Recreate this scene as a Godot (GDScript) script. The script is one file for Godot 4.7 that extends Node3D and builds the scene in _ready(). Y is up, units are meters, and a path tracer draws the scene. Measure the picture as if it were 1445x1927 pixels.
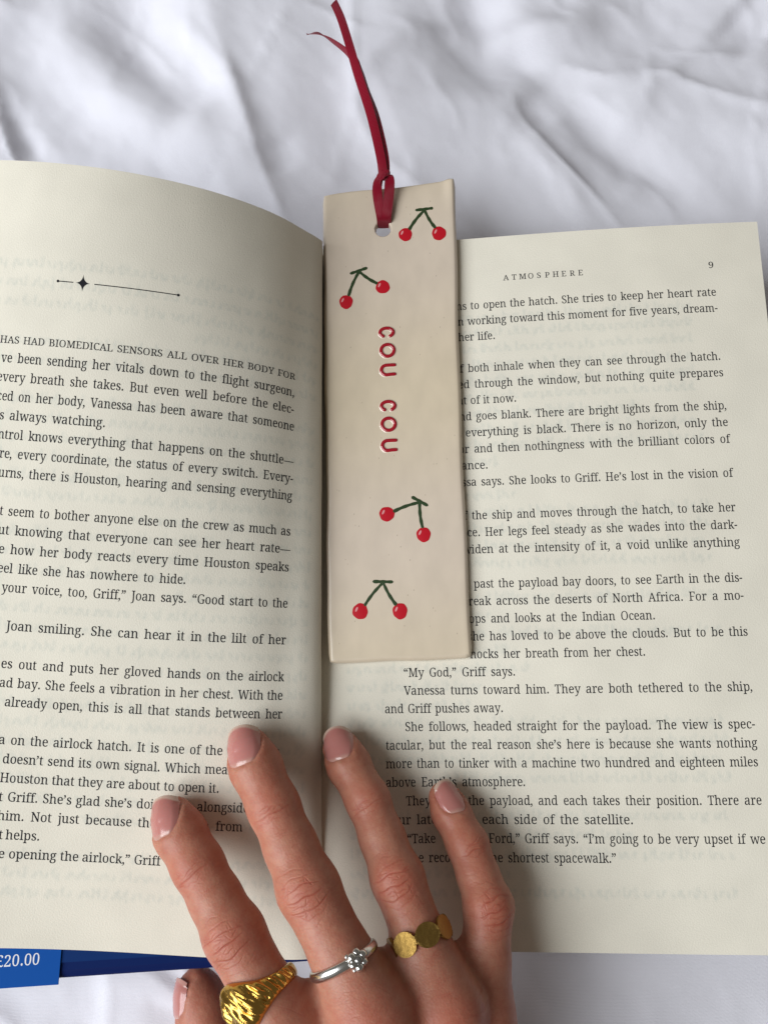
extends Node3D
# An open hardback on a rumpled white sheet, a ceramic bookmark laid in its gutter, a hand holding the pages flat.
# All lengths below are in millimetres; MM turns them into metres.

const MM := 0.001
const LEADING := 5.675
const PAGE_LENGTH := 234.0

const LEFT_LINES := [
	[53.80, 108.12, 13.07, "HAS HAD BIOMEDICAL SENSORS ALL OVER HER BODY FOR"],
	[59.48, 107.05, 13.08, "ve been sending her vitals down to the flight surgeon,"],
	[65.15, 107.71, 13.01, "every breath she takes. But even well before the elec-"],
	[70.83, 106.99, 12.74, "ced on her body, Vanessa has been aware that someone"],
	[76.50, 105.44, 71.85, "s always watching."],
	[82.18, 105.24, 12.41, "ntrol knows everything that happens on the shuttle—"],
	[87.85, 104.06, 12.34, "re, every coordinate, the status of every switch. Every-"],
	[93.53, 103.71, 12.37, "urns, there is Houston, hearing and sensing everything"],
	[104.88, 101.88, 12.43, "t seem to bother anyone else on the crew as much as"],
	[110.55, 101.71, 12.29, "ut knowing that everyone can see her heart rate—"],
	[116.23, 100.90, 12.50, "e how her body reacts every time Houston speaks"],
	[121.90, 100.57, 44.37, "eel like she has nowhere to hide."],
	[127.58, 98.69, 12.49, "your voice, too, Griff,” Joan says. “Good start to the"],
	[138.93, 96.08, 12.57, "Joan smiling. She can hear it in the lilt of her"],
	[150.27, 96.41, 12.83, "es out and puts her gloved hands on the airlock"],
	[155.95, 96.26, 13.05, "ad bay. She feels a vibration in her chest. With the"],
	[161.62, 94.19, 12.93, "already open, this is all that stands between her"],
	[172.97, 94.67, 13.46, "a on the airlock hatch. It is one of the few times"],
	[178.65, 93.09, 25.34, "doesn’t send its own signal. Which means"],
	[184.32, 93.26, 31.20, "Houston that they are about to open it."],
	[190.00, 92.99, 22.34, "t Griff. She’s glad she’s doing this alongside"],
	[195.67, 92.87, 23.86, "him. Not just because they’re both from"],
	[201.35, 91.91, 80.78, "t helps."],
	[207.02, 91.52, 47.01, "e opening the airlock,” Griff"],
]
const RIGHT_LINES := [
	[26.41, 37.27, 124.30, "ns to open the hatch. She tries to keep her heart rate"],
	[32.09, 37.59, 124.32, "n working toward this moment for five years, dream-"],
	[37.76, 37.54, 50.19, "her life."],
	[49.11, 37.63, 123.78, "f both inhale when they can see through the hatch."],
	[54.79, 36.86, 124.14, "ed through the window, but nothing quite prepares"],
	[60.46, 36.27, 56.21, "nt of it now."],
	[66.14, 36.76, 124.17, "nd goes blank. There are bright lights from the ship,"],
	[71.81, 38.58, 124.10, "everything is black. There is no horizon, only the"],
	[77.49, 36.12, 124.19, "or and then nothingness with the brilliant colors of"],
	[83.16, 36.87, 45.61, "ance."],
	[88.84, 36.72, 124.13, "ssa says. She looks to Griff. He’s lost in the vision of"],
	[100.19, 36.79, 124.05, "f the ship and moves through the hatch, to take her"],
	[105.86, 35.86, 124.14, "ace. Her legs feel steady as she wades into the dark-"],
	[111.54, 35.97, 124.38, "widen at the intensity of it, a void unlike anything"],
	[122.89, 36.90, 124.21, ", past the payload bay doors, to see Earth in the dis-"],
	[128.56, 37.18, 124.12, "reak across the deserts of North Africa. For a mo-"],
	[134.24, 37.12, 96.25, "ops and looks at the Indian Ocean."],
	[139.91, 36.54, 124.35, "she has loved to be above the clouds. But to be this"],
	[145.59, 36.99, 92.40, "nocks her breath from her chest."],
	[151.26, 15.30, 51.34, "“My God,” Griff says."],
	[156.93, 15.30, 124.32, "Vanessa turns toward him. They are both tethered to the ship,"],
	[162.61, 8.96, 46.92, "and Griff pushes away."],
	[168.28, 15.30, 124.12, "She follows, headed straight for the payload. The view is spec-"],
	[173.96, 9.00, 124.26, "tacular, but the real reason she’s here is because she wants nothing"],
	[179.63, 8.85, 123.93, "more than to tinker with a machine two hundred and eighteen miles"],
	[185.31, 8.69, 52.82, "above Earth’s atmosphere."],
	[190.98, 14.95, 124.12, "They go to the payload, and each takes their position. There are"],
	[196.66, 8.72, 85.25, "four latches on each side of the satellite."],
	[202.33, 14.93, 23.96, "“Take"],
	[202.33, 27.62, 124.23, "it easy, Ford,” Griff says. “I’m going to be very upset if we"],
	[208.01, 14.93, 79.38, "the record for the shortest spacewalk.”"],
]

# One page of the open book: a curved sheet ruled by straight lines along the spine.
# u runs from the gutter to the fore edge, v from the head to the foot.
class Page:
	var side := 1.0
	var umin := 0.0
	var table: PackedVector3Array
	var k: Array
	func _init(which: float, start: float, origin: Vector3, knots: Array, slopes: Array, ruling: Array) -> void:
		side = which
		umin = start
		k = ruling
		var p := origin
		var last := tangent(start, knots, slopes)
		table.append(p)
		var n := int((150.0 - start) / 0.5)
		for i in range(1, n + 1):
			var t := tangent(start + i * 0.5, knots, slopes)
			p += (t + last) * 0.25
			last = t
			table.append(p)
	func tangent(u: float, knots: Array, slopes: Array) -> Vector3:
		var i := 0
		while i < knots.size() - 2 and u > knots[i + 1]:
			i += 1
		var f: float = clampf((u - knots[i]) / (knots[i + 1] - knots[i]), 0.0, 1.0)
		var a: float = lerpf(slopes[i], slopes[i + 1], f)
		var b: float = k[0] + k[1] * u / 100.0
		return Vector3(side * cos(a) * cos(b), sin(a), -cos(a) * sin(b))
	func ruled(u: float, v: float) -> Vector3:
		var f := clampf((u - umin) / 0.5, 0.0, table.size() - 1.001)
		var i := int(f)
		var a := table[i].lerp(table[i + 1], f - i)
		var w := u / 100.0
		var vv := v - 130.0
		var dx: float = k[2] + k[3] * w
		var dy: float = k[4] + k[5] * w + k[6] * w * w
		var dz := sqrt(1.0 - dx * dx - dy * dy)
		return a + Vector3(dx * vv, dy * vv + (k[7] + k[8] * w) * 0.0001 * (vv * vv - 4900.0), dz * vv)
	func at(u: float, v: float) -> Vector3:
		if side < 0.0:   # the left page dives into the gutter along a line of its own
			var turn := 5.0 - 0.0405 * v
			if u < turn:
				return ruled(turn, v) + (turn - u) * Vector3(-0.12, -0.99, 0.0)
		return ruled(u, v)
	func normal(u: float, v: float) -> Vector3:
		var n := (at(u, v + 0.5) - at(u, v - 0.5)).cross(at(u + 0.3, v) - at(u - 0.3, v)) * side
		return n.normalized()

var left_page: Page
var right_page: Page
var serif: FontVariation
var materials := {}
var name_counts := {}

# ---------------------------------------------------------------- helpers: nodes

func numbered(called: String, parent: Node) -> String:
	var key := str(parent.get_instance_id()) + called
	var n: int = name_counts.get(key, 0)
	name_counts[key] = n + 1
	return called if n == 0 else "%s_%03d" % [called, n]

func thing(called: String, label: String, category: String, group := "") -> Node3D:
	var o := Node3D.new()
	o.name = numbered(called, self)
	add_child(o, true)
	tag(o, label, category, group)
	return o

func tag(o: Node3D, label: String, category: String, group := "") -> void:
	if label:
		o.set_meta("label", label)
	if category:
		o.set_meta("category", category)
	if group:
		o.set_meta("group", group)

func part(called: String, mesh: Mesh, m: Material, parent: Node3D, label := "") -> MeshInstance3D:
	var o := MeshInstance3D.new()
	o.name = numbered(called, parent)
	o.mesh = mesh
	o.material_override = m
	parent.add_child(o, true)
	if label:
		o.set_meta("label", label)
	return o

# ---------------------------------------------------------------- helpers: meshes

class Shape:
	var v := PackedVector3Array()
	var uv := PackedVector2Array()
	var c := PackedColorArray()
	var n := PackedVector3Array()
	var i := PackedInt32Array()
	func vertex(p: Vector3, t := Vector2.ZERO, col := Color.WHITE) -> int:
		v.append(p)
		uv.append(t)
		c.append(col)
		return v.size() - 1
	func tri(a: int, b: int, d: int) -> void:
		i.append(a)
		i.append(b)
		i.append(d)
	func quad(a: int, b: int, d: int, e: int) -> void:
		tri(a, b, d)
		tri(a, d, e)
	# a sheet of nu by nv cells: f(s, t) gives the point, both from 0 to 1; closed joins the last column to the first
	func sheet(nu: int, nv: int, f: Callable, flip := false, closed := false) -> int:
		var base := v.size()
		var cols := nu if closed else nu + 1
		for b in nv + 1:
			for a in cols:
				vertex(f.call(float(a) / nu, float(b) / nv), Vector2(float(a) / nu, float(b) / nv))
		for b in nv:
			for a in nu:
				var p := base + b * cols + a
				var r := base + b * cols + (a + 1) % cols
				if flip:
					quad(p, p + cols, r + cols, r)
				else:
					quad(p, r, r + cols, p + cols)
		return base
	func smooth() -> void:
		n.resize(v.size())
		n.fill(Vector3.ZERO)
		for t in range(0, i.size(), 3):
			var a := i[t]
			var b := i[t + 1]
			var d := i[t + 2]
			var m := (v[d] - v[a]).cross(v[b] - v[a])
			n[a] += m
			n[b] += m
			n[d] += m
		for t in n.size():
			n[t] = n[t].normalized() if n[t].length_squared() > 0.0 else Vector3.UP
	func mesh(colored := false) -> ArrayMesh:
		if n.size() != v.size():
			smooth()
		var scaled := PackedVector3Array()
		scaled.resize(v.size())
		for t in v.size():
			scaled[t] = v[t] * 0.001
		var a := []
		a.resize(Mesh.ARRAY_MAX)
		a[Mesh.ARRAY_VERTEX] = scaled
		a[Mesh.ARRAY_NORMAL] = n
		a[Mesh.ARRAY_TEX_UV] = uv
		if colored:
			a[Mesh.ARRAY_COLOR] = c
		a[Mesh.ARRAY_INDEX] = i
		var m := ArrayMesh.new()
		m.add_surface_from_arrays(Mesh.PRIMITIVE_TRIANGLES, a)
		return m

# a leaf with thickness: two curved faces and the four edges between them
func leaf(top: Callable, under: Callable, nu: int, nv: int) -> ArrayMesh:
	var s := Shape.new()
	s.sheet(nu, nv, top)
	s.sheet(nu, nv, under, true)
	s.sheet(nu, 1, func(a, b): return top.call(a, 0.0).lerp(under.call(a, 0.0), b), true)
	s.sheet(nu, 1, func(a, b): return top.call(a, 1.0).lerp(under.call(a, 1.0), b))
	s.sheet(nv, 1, func(a, b): return top.call(0.0, a).lerp(under.call(0.0, a), b))
	s.sheet(nv, 1, func(a, b): return top.call(1.0, a).lerp(under.call(1.0, a), b), true)
	return s.mesh()

# a tube along a list of points with a radius at each; ends are rounded off
func tube(s: Shape, pts: Array, radii: Array, sides := 10, squash := 1.0, up := Vector3.UP) -> void:
	var n := pts.size()
	var base := s.v.size()
	var rings := 0
	for k in range(-2, n + 2):
		var j := clampi(k, 0, n - 1)
		var t: Vector3 = (pts[mini(j + 1, n - 1)] - pts[maxi(j - 1, 0)]).normalized()
		var side := t.cross(up).normalized()
		var over := side.cross(t)
		var r: float = radii[j]
		var p: Vector3 = pts[j]
		if k < 0:
			p -= t * r * (0.95 if k == -2 else 0.7)
			r *= 0.15 if k == -2 else 0.72
		elif k > n - 1:
			p += t * r * (0.95 if k == n + 1 else 0.7)
			r *= 0.15 if k == n + 1 else 0.72
		for a in sides:
			var w := TAU * a / sides
			s.vertex(p + side * cos(w) * r + over * sin(w) * r * squash, Vector2(float(a) / sides, k))
		rings += 1
	for b in rings - 1:
		for a in sides:
			var p := base + b * sides + a
			var r := base + b * sides + (a + 1) % sides
			s.quad(p, r, r + sides, p + sides)
	for end in [base, base + (rings - 1) * sides]:
		for a in range(1, sides - 1):
			if end == base:
				s.tri(end, end + a + 1, end + a)
			else:
				s.tri(end, end + a, end + a + 1)

func ball(s: Shape, at: Vector3, r: float, sides := 14) -> void:
	s.sheet(sides, sides / 2, func(a, b): return at + r * Vector3(sin(b * PI) * cos(a * TAU), cos(b * PI), sin(b * PI) * sin(a * TAU)), false, true)

func curve(points: Array, steps := 8) -> Array:
	var out := []
	for j in points.size() - 1:
		var a: Vector3 = points[maxi(j - 1, 0)]
		var b: Vector3 = points[j]
		var c: Vector3 = points[j + 1]
		var d: Vector3 = points[mini(j + 2, points.size() - 1)]
		for k in steps:
			out.append(b.cubic_interpolate(c, a, d, float(k) / steps))
	out.append(points[-1])
	return out

# ---------------------------------------------------------------- helpers: materials

func mat(called: String, color: Color, rough := 0.6, metal := 0.0) -> StandardMaterial3D:
	var m := StandardMaterial3D.new()
	m.resource_name = called
	m.albedo_color = color.linear_to_srgb()
	m.roughness = rough
	m.metallic = metal
	materials[called] = m
	return m

func noise(seed_number: int, frequency: float, octaves := 3, kind := FastNoiseLite.TYPE_SIMPLEX_SMOOTH) -> FastNoiseLite:
	var f := FastNoiseLite.new()
	f.seed = seed_number
	f.noise_type = kind
	f.frequency = frequency
	f.fractal_octaves = octaves
	return f

func paper_material(called: String, seed_number: int, color: Color) -> StandardMaterial3D:
	var w := 1024
	var h := 1600
	var rng := RandomNumberGenerator.new()
	rng.seed = seed_number
	# the print of the other side of the leaf, showing faintly through: rows of words with soft stems
	var ghost := Image.create(w, h, false, Image.FORMAT_L8)
	ghost.fill(Color.WHITE)
	var px := w / 150.0
	var py := h / PAGE_LENGTH
	for row in 35:
		var y := (23.2 + LEADING * row) * py
		if row == 0 or rng.randf() < 0.06:
			continue
		var x := 14.0 * px
		var last := (126.0 if rng.randf() > 0.22 else rng.randf_range(50.0, 110.0)) * px
		while x < last:
			var letters := rng.randi_range(2, 9)
			for l in letters:
				var grey := rng.randf_range(0.18, 0.42)
				var tall := 1.3 if rng.randf() < 0.25 else 0.0
				var drop := 1.0 if rng.randf() < 0.1 else 0.0
				ghost.fill_rect(Rect2i(int(x), int(y - tall * py), int(0.55 * px), int((2.0 + tall + drop) * py)), Color(grey, grey, grey))
				ghost.fill_rect(Rect2i(int(x), int(y + (0.0 if l % 2 else 1.5) * py), int(1.3 * px), int(0.5 * py)), Color(grey, grey, grey))
				x += rng.randf_range(1.0, 2.0) * px
				if x > last:
					break
			x += 1.1 * px
	ghost.resize(w / 5, h / 5, Image.INTERPOLATE_LANCZOS)
	ghost.resize(w, h, Image.INTERPOLATE_CUBIC)
	var g := ghost.get_data()
	var fibre := noise(seed_number + 1, 0.28, 3).get_image(w, h)
	fibre.convert(Image.FORMAT_L8)
	var f := fibre.get_data()
	var cloud := noise(seed_number + 2, 0.006, 3).get_image(w, h)
	cloud.convert(Image.FORMAT_L8)
	var cl := cloud.get_data()
	var data := PackedByteArray()
	data.resize(w * h * 3)
	var base := color.linear_to_srgb()
	for i in w * h:
		var k := 1.0 + (f[i] - 128) * 0.00022 + (cl[i] - 128) * 0.00016
		var show := (255 - g[i]) / 255.0
		data[i * 3] = clampi(int(base.r * k * (1.0 - 0.105 * show) * 255.0), 0, 255)
		data[i * 3 + 1] = clampi(int(base.g * k * (1.0 - 0.078 * show) * 255.0), 0, 255)
		data[i * 3 + 2] = clampi(int(base.b * k * (1.0 - 0.066 * show) * 255.0), 0, 255)
	var image := Image.create_from_data(w, h, false, Image.FORMAT_RGB8, data)
	for speck in 70:   # stray flecks in the stock
		var d := rng.randf_range(0.72, 0.9)
		image.set_pixel(rng.randi_range(0, w - 1), rng.randi_range(0, h - 1), Color(base.r * d, base.g * d, base.b * d))
	var m := mat(called, Color.WHITE, 0.86)
	m.albedo_color = Color.WHITE
	m.albedo_texture = ImageTexture.create_from_image(image)
	m.metallic_specular = 0.3
	m.heightmap_enabled = true
	m.heightmap_texture = ImageTexture.create_from_image(fibre)
	m.heightmap_scale = 0.006
	return m

func _ready() -> void:
	# camera: a phone held over the book, tilted a little towards its head
	var cam := Camera3D.new()
	cam.name = "camera"
	add_child(cam)
	cam.position = Vector3(0, 294, 0) * MM
	cam.rotation_degrees = Vector3(-80.0, 0, 0)
	cam.near = 0.01
	cam.far = 20.0
	cam.fov = 64.74
	cam.current = true
	# light: a large window to the left, and the pale room around
	var around := WorldEnvironment.new()
	around.name = "surroundings"
	var e := Environment.new()
	e.background_mode = Environment.BG_COLOR
	e.background_color = Color(0.125, 0.115, 0.102).linear_to_srgb()
	e.tonemap_mode = Environment.TONE_MAPPER_LINEAR
	e.tonemap_exposure = 1.0
	e.sdfgi_enabled = true
	e.ssao_enabled = true
	e.ssil_enabled = true
	around.environment = e
	add_child(around)
	var window := AreaLight3D.new()
	window.name = "window_light"
	window.area_size = Vector2(1.4, 1.35)
	window.light_color = Color(0.967, 0.985, 1.0)
	window.light_energy = 3.95
	window.shadow_enabled = true
	add_child(window)
	window.look_at_from_position(Vector3(-1.15, 1.1, 0.33), Vector3(0, 0, -0.05))
	var face := SystemFont.new()
	face.font_names = PackedStringArray(["Droid Serif"])
	serif = FontVariation.new()
	serif.base_font = face
	serif.variation_embolden = 0.12
	make_bed()
	make_book()
	make_bookmark()
	make_ribbon()
	make_hand()

# ---------------------------------------------------------------- lettering

# the outline triangles of a string, in em: baseline at zero, starting at x = 0
var glyph_cache := {}
func letters(text: String, font: Font) -> Array:
	var key := text + str(font.get_instance_id())
	if not glyph_cache.has(key):
		var t := TextMesh.new()
		t.font = font
		t.font_size = 48
		t.pixel_size = 1.0 / 48.0
		t.depth = 0.0
		t.curve_step = 1.6
		t.horizontal_alignment = HORIZONTAL_ALIGNMENT_LEFT
		t.vertical_alignment = VERTICAL_ALIGNMENT_BOTTOM
		t.text = text
		var a := t.surface_get_arrays(0)
		glyph_cache[key] = [a[Mesh.ARRAY_VERTEX], a[Mesh.ARRAY_INDEX], font.get_string_size(text, HORIZONTAL_ALIGNMENT_LEFT, -1, 48).x / 48.0]
	return glyph_cache[key]

var baselines := {}
func baseline(font: Font) -> float:
	var id := font.get_instance_id()
	if not baselines.has(id):
		var low := INF
		for p in letters("x", font)[0]:
			low = minf(low, p.y)
		baselines[id] = low
	return baselines[id]

# prints one string on a page from u0 to u1 with its baseline at v, each word where it falls in the justified line
func print_line(s: Shape, page: Page, v: float, u0: float, u1: float, text: String, em: float, squeeze := 0.84, lift := 0.045) -> void:
	var words := text.split(" ", false)
	var way := 1.0 if u1 > u0 else -1.0
	var room := absf(u1 - u0)
	var wide := 0.0
	for w in words:
		wide += letters(w, serif)[2]
	var k := squeeze
	var gap := 0.0
	if words.size() > 1:
		gap = (room - wide * em * k) / (words.size() - 1)
		if gap < 0.16 * em:
			gap = 0.16 * em
			k = (room - gap * (words.size() - 1)) / (wide * em)
		elif gap > 0.42 * em:
			gap = 0.42 * em
			k = minf(k * 1.12, (room - gap * (words.size() - 1)) / (wide * em))
			gap = (room - wide * em * k) / (words.size() - 1)
	else:
		k = room / (wide * em)
	var x := 0.0
	var low := baseline(serif)
	for w in words:
		var g := letters(w, serif)
		var base := s.v.size()
		for p in g[0]:
			var u: float = u0 + way * (x + p.x * em * k)
			var vv: float = v - (p.y - low) * em
			s.v.append(page.at(u, vv) + page.normal(u, vv) * lift)
			s.uv.append(Vector2(p.x, p.y))
			s.c.append(Color.WHITE)
			s.n.append(page.normal(u, vv))
		for j in g[1]:
			s.i.append(base + j)
		x += g[2] * em * k + gap

func printed(called: String, page: Page, lines: Array, m: Material, parent: Node3D) -> void:
	var by_row := {}
	for l in lines:
		if not by_row.has(l[0]):
			by_row[l[0]] = Shape.new()
		var small: bool = l[3] == l[3].to_upper() and l[3].length() > 20
		print_line(by_row[l[0]], page, l[0], l[1], l[2], l[3], 2.95 if small else 3.95, 0.98 if small else 0.84)
	for row in by_row:
		part(called, by_row[row].mesh(), m, parent)

# ---------------------------------------------------------------- the bed

func fold(p: Vector2, pts: Array, width: float, height: float, lean := 0.0) -> float:
	var best := 1e9
	var where := 0.0
	var off := 0.0
	for j in pts.size() - 1:
		var a: Vector2 = pts[j]
		var b: Vector2 = pts[j + 1]
		var t := clampf((p - a).dot(b - a) / (b - a).length_squared(), 0.0, 1.0)
		var d := p.distance_to(a.lerp(b, t))
		if d < best:
			best = d
			where = (j + t) / (pts.size() - 1)
			off = signf((b - a).cross(p - a))
	var taper := smoothstep(0.0, 0.25, where) * smoothstep(1.0, 0.7, where) * 0.75 + 0.25
	var w := width * (1.0 + lean * off)
	return height * taper * exp(-best * best / (w * w))

var swell: FastNoiseLite
var rumple: FastNoiseLite
var crinkle: FastNoiseLite
var folds := []

func sheet_height(x: float, z: float) -> float:
	var p := Vector2(x, z)
	var h := swell.get_noise_2d(x, z) * 5.0
	# long soft folds running down to the right, bent by a slow drift, with a few sharper crests
	var drift := swell.get_noise_2d(x * 0.7 + 300.0, z * 0.7) * 30.0
	var along := x * 0.55 + z * 0.835
	var across := x * 0.835 - z * 0.55 + drift
	h += rumple.get_noise_2d(along * 0.45, across * 1.5) * 3.6
	var crest := 1.0 - absf(rumple.get_noise_2d(along * 0.35 + 500.0, across * 1.2))
	h += 1.7 * pow(maxf(crest, 0.0), 9.0)
	crest = 1.0 - absf(rumple.get_noise_2d(x * 1.3 + 900.0, z * 0.9 + 200.0))
	h += 0.6 * pow(maxf(crest, 0.0), 14.0)
	h += crinkle.get_noise_2d(x, z) * 0.35
	for f in folds:
		var box: Rect2 = f[3]
		if box.has_point(p):
			h += fold(p, f[0], f[1], f[2], f[4])
	# the weight of the book presses the mattress flat
	var dx := maxf(maxf(-30.0 - x, x - 140.0), 0.0)
	var dz := maxf(maxf(-150.0 - z, z - 97.0), 0.0)
	var near := 1.0 - smoothstep(0.0, 42.0, sqrt(dx * dx + dz * dz))
	h = lerpf(h, -4.0, near)
	# and the left cover and the thumb lie over it
	dx = maxf(maxf(-150.0 - x, x + 40.0), 0.0)
	dz = maxf(maxf(-130.0 - z, z - 112.0), 0.0)
	near = 1.0 - smoothstep(0.0, 40.0, sqrt(dx * dx + dz * dz))
	h = lerpf(h, minf(h, 0.5) - 1.0, near)
	return h

func make_bed() -> void:
	swell = noise(11, 0.0065, 2)
	rumple = noise(5, 0.011, 2)
	crinkle = noise(23, 0.07, 3)
	for f in [
		[[Vector2(-149, -261), Vector2(-133, -251), Vector2(-107, -226), Vector2(-84, -210), Vector2(-62, -200), Vector2(-38, -180)], 16, 8, 0],
		[[Vector2(-118, -276), Vector2(-102, -256), Vector2(-89, -234), Vector2(-80, -217), Vector2(-71, -211)], 15, -5.6, 0],
		[[Vector2(-146, -276), Vector2(-132, -229), Vector2(-119, -194)], 25, -5.6, 0],
		[[Vector2(-47, -202), Vector2(-39, -187)], 9, -2.5, 0],
		[[Vector2(28, -276), Vector2(34, -256), Vector2(39, -237), Vector2(44, -220)], 25, -6.3, 0],
		[[Vector2(39, -251), Vector2(56, -253), Vector2(76, -256), Vector2(96, -266)], 8, 5, 0],
		[[Vector2(63, -254), Vector2(75, -234), Vector2(84, -217), Vector2(91, -206), Vector2(110, -197), Vector2(143, -189)], 16.25, -5.6, 0],
		[[Vector2(56, -225), Vector2(68, -210)], 9, -3, 0],
		[[Vector2(144, -266), Vector2(161, -251)], 17.5, -4.9, 0],
		[[Vector2(-153, -220), Vector2(-146, -206), Vector2(-138, -192)], 5, -2.5, 0],
		[[Vector2(-96, 100), Vector2(-82, 107), Vector2(-66, 115), Vector2(-53, 122)], 3.2, 2.6, 0],
		[[Vector2(42, 102), Vector2(67, 105), Vector2(102, 109)], 10, -3, 0],
		[[Vector2(-18, -229), Vector2(8, -251), Vector2(30, -261)], 4, 2, 0],
		[[Vector2(98, -222), Vector2(123, -239), Vector2(157, -249)], 4, 2.2, 0],
		[[Vector2(-86, -261), Vector2(-65, -234), Vector2(-54, -206)], 4, 1.8, 0],
		[[Vector2(51, -210), Vector2(71, -187), Vector2(83, -166)], 5, 2, 0],
	]:
		var box := Rect2(f[0][0], Vector2.ZERO)
		for q in f[0]:
			box = box.expand(q)
		folds.append([f[0], f[1], f[2], box.grow(f[1] * 3.0), f[3]])
	var s := Shape.new()
	var x0 := -270.0
	var x1 := 270.0
	var z0 := -420.0
	var z1 := 250.0
	s.sheet(270, 335, func(a, b):
		var x := lerpf(x0, x1, a)
		var z := lerpf(z0, z1, b)
		return Vector3(x, sheet_height(x, z), z))
	for k in s.uv.size():
		s.uv[k] = Vector2(s.v[k].x, s.v[k].z) / 24.0
	# the weave: a fine twill, drawn as relief
	var size := 240
	var weave := Image.create(size, size, false, Image.FORMAT_L8)
	var rng := RandomNumberGenerator.new()
	rng.seed = 3
	for y in size:
		for x in size:
			var a := 0.5 + 0.5 * sin(TAU * (x * 60.0 / size + y * 30.0 / size))
			var b := 0.5 + 0.5 * sin(TAU * (y * 60.0 / size))
			var t := clampf(0.25 + 0.45 * a + 0.2 * b + rng.randf_range(-0.12, 0.12), 0.0, 1.0)
			weave.set_pixel(x, y, Color(t, t, t))
	var m := mat("white cotton", Color(0.83, 0.82, 0.885), 0.9)
	m.metallic_specular = 0.25
	m.rim_enabled = true
	m.rim = 0.25
	m.rim_tint = 0.2
	m.heightmap_enabled = true
	m.heightmap_texture = ImageTexture.create_from_image(weave)
	m.heightmap_scale = 0.022
	var o := part("bed_sheet", s.mesh(), m, self)
	tag(o, "rumpled white cotton bed sheet under the book, with soft folds and a fine weave", "bed sheet")
	o.set_meta("kind", "structure")

# ---------------------------------------------------------------- the book

func cover_point(a: float, b: float, grow := 0.0) -> Vector3:   # a: gutter to fore edge, b: head to foot
	var foot := Vector3(-22.0, 20.5, 95.0).lerp(Vector3(-176.0, 33.0, 100.4 + grow), a)
	var head := Vector3(-22.0, 18.0, -141.0).lerp(Vector3(-156.0, 60.0, -153.0), a)
	return head.lerp(foot, b)

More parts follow.
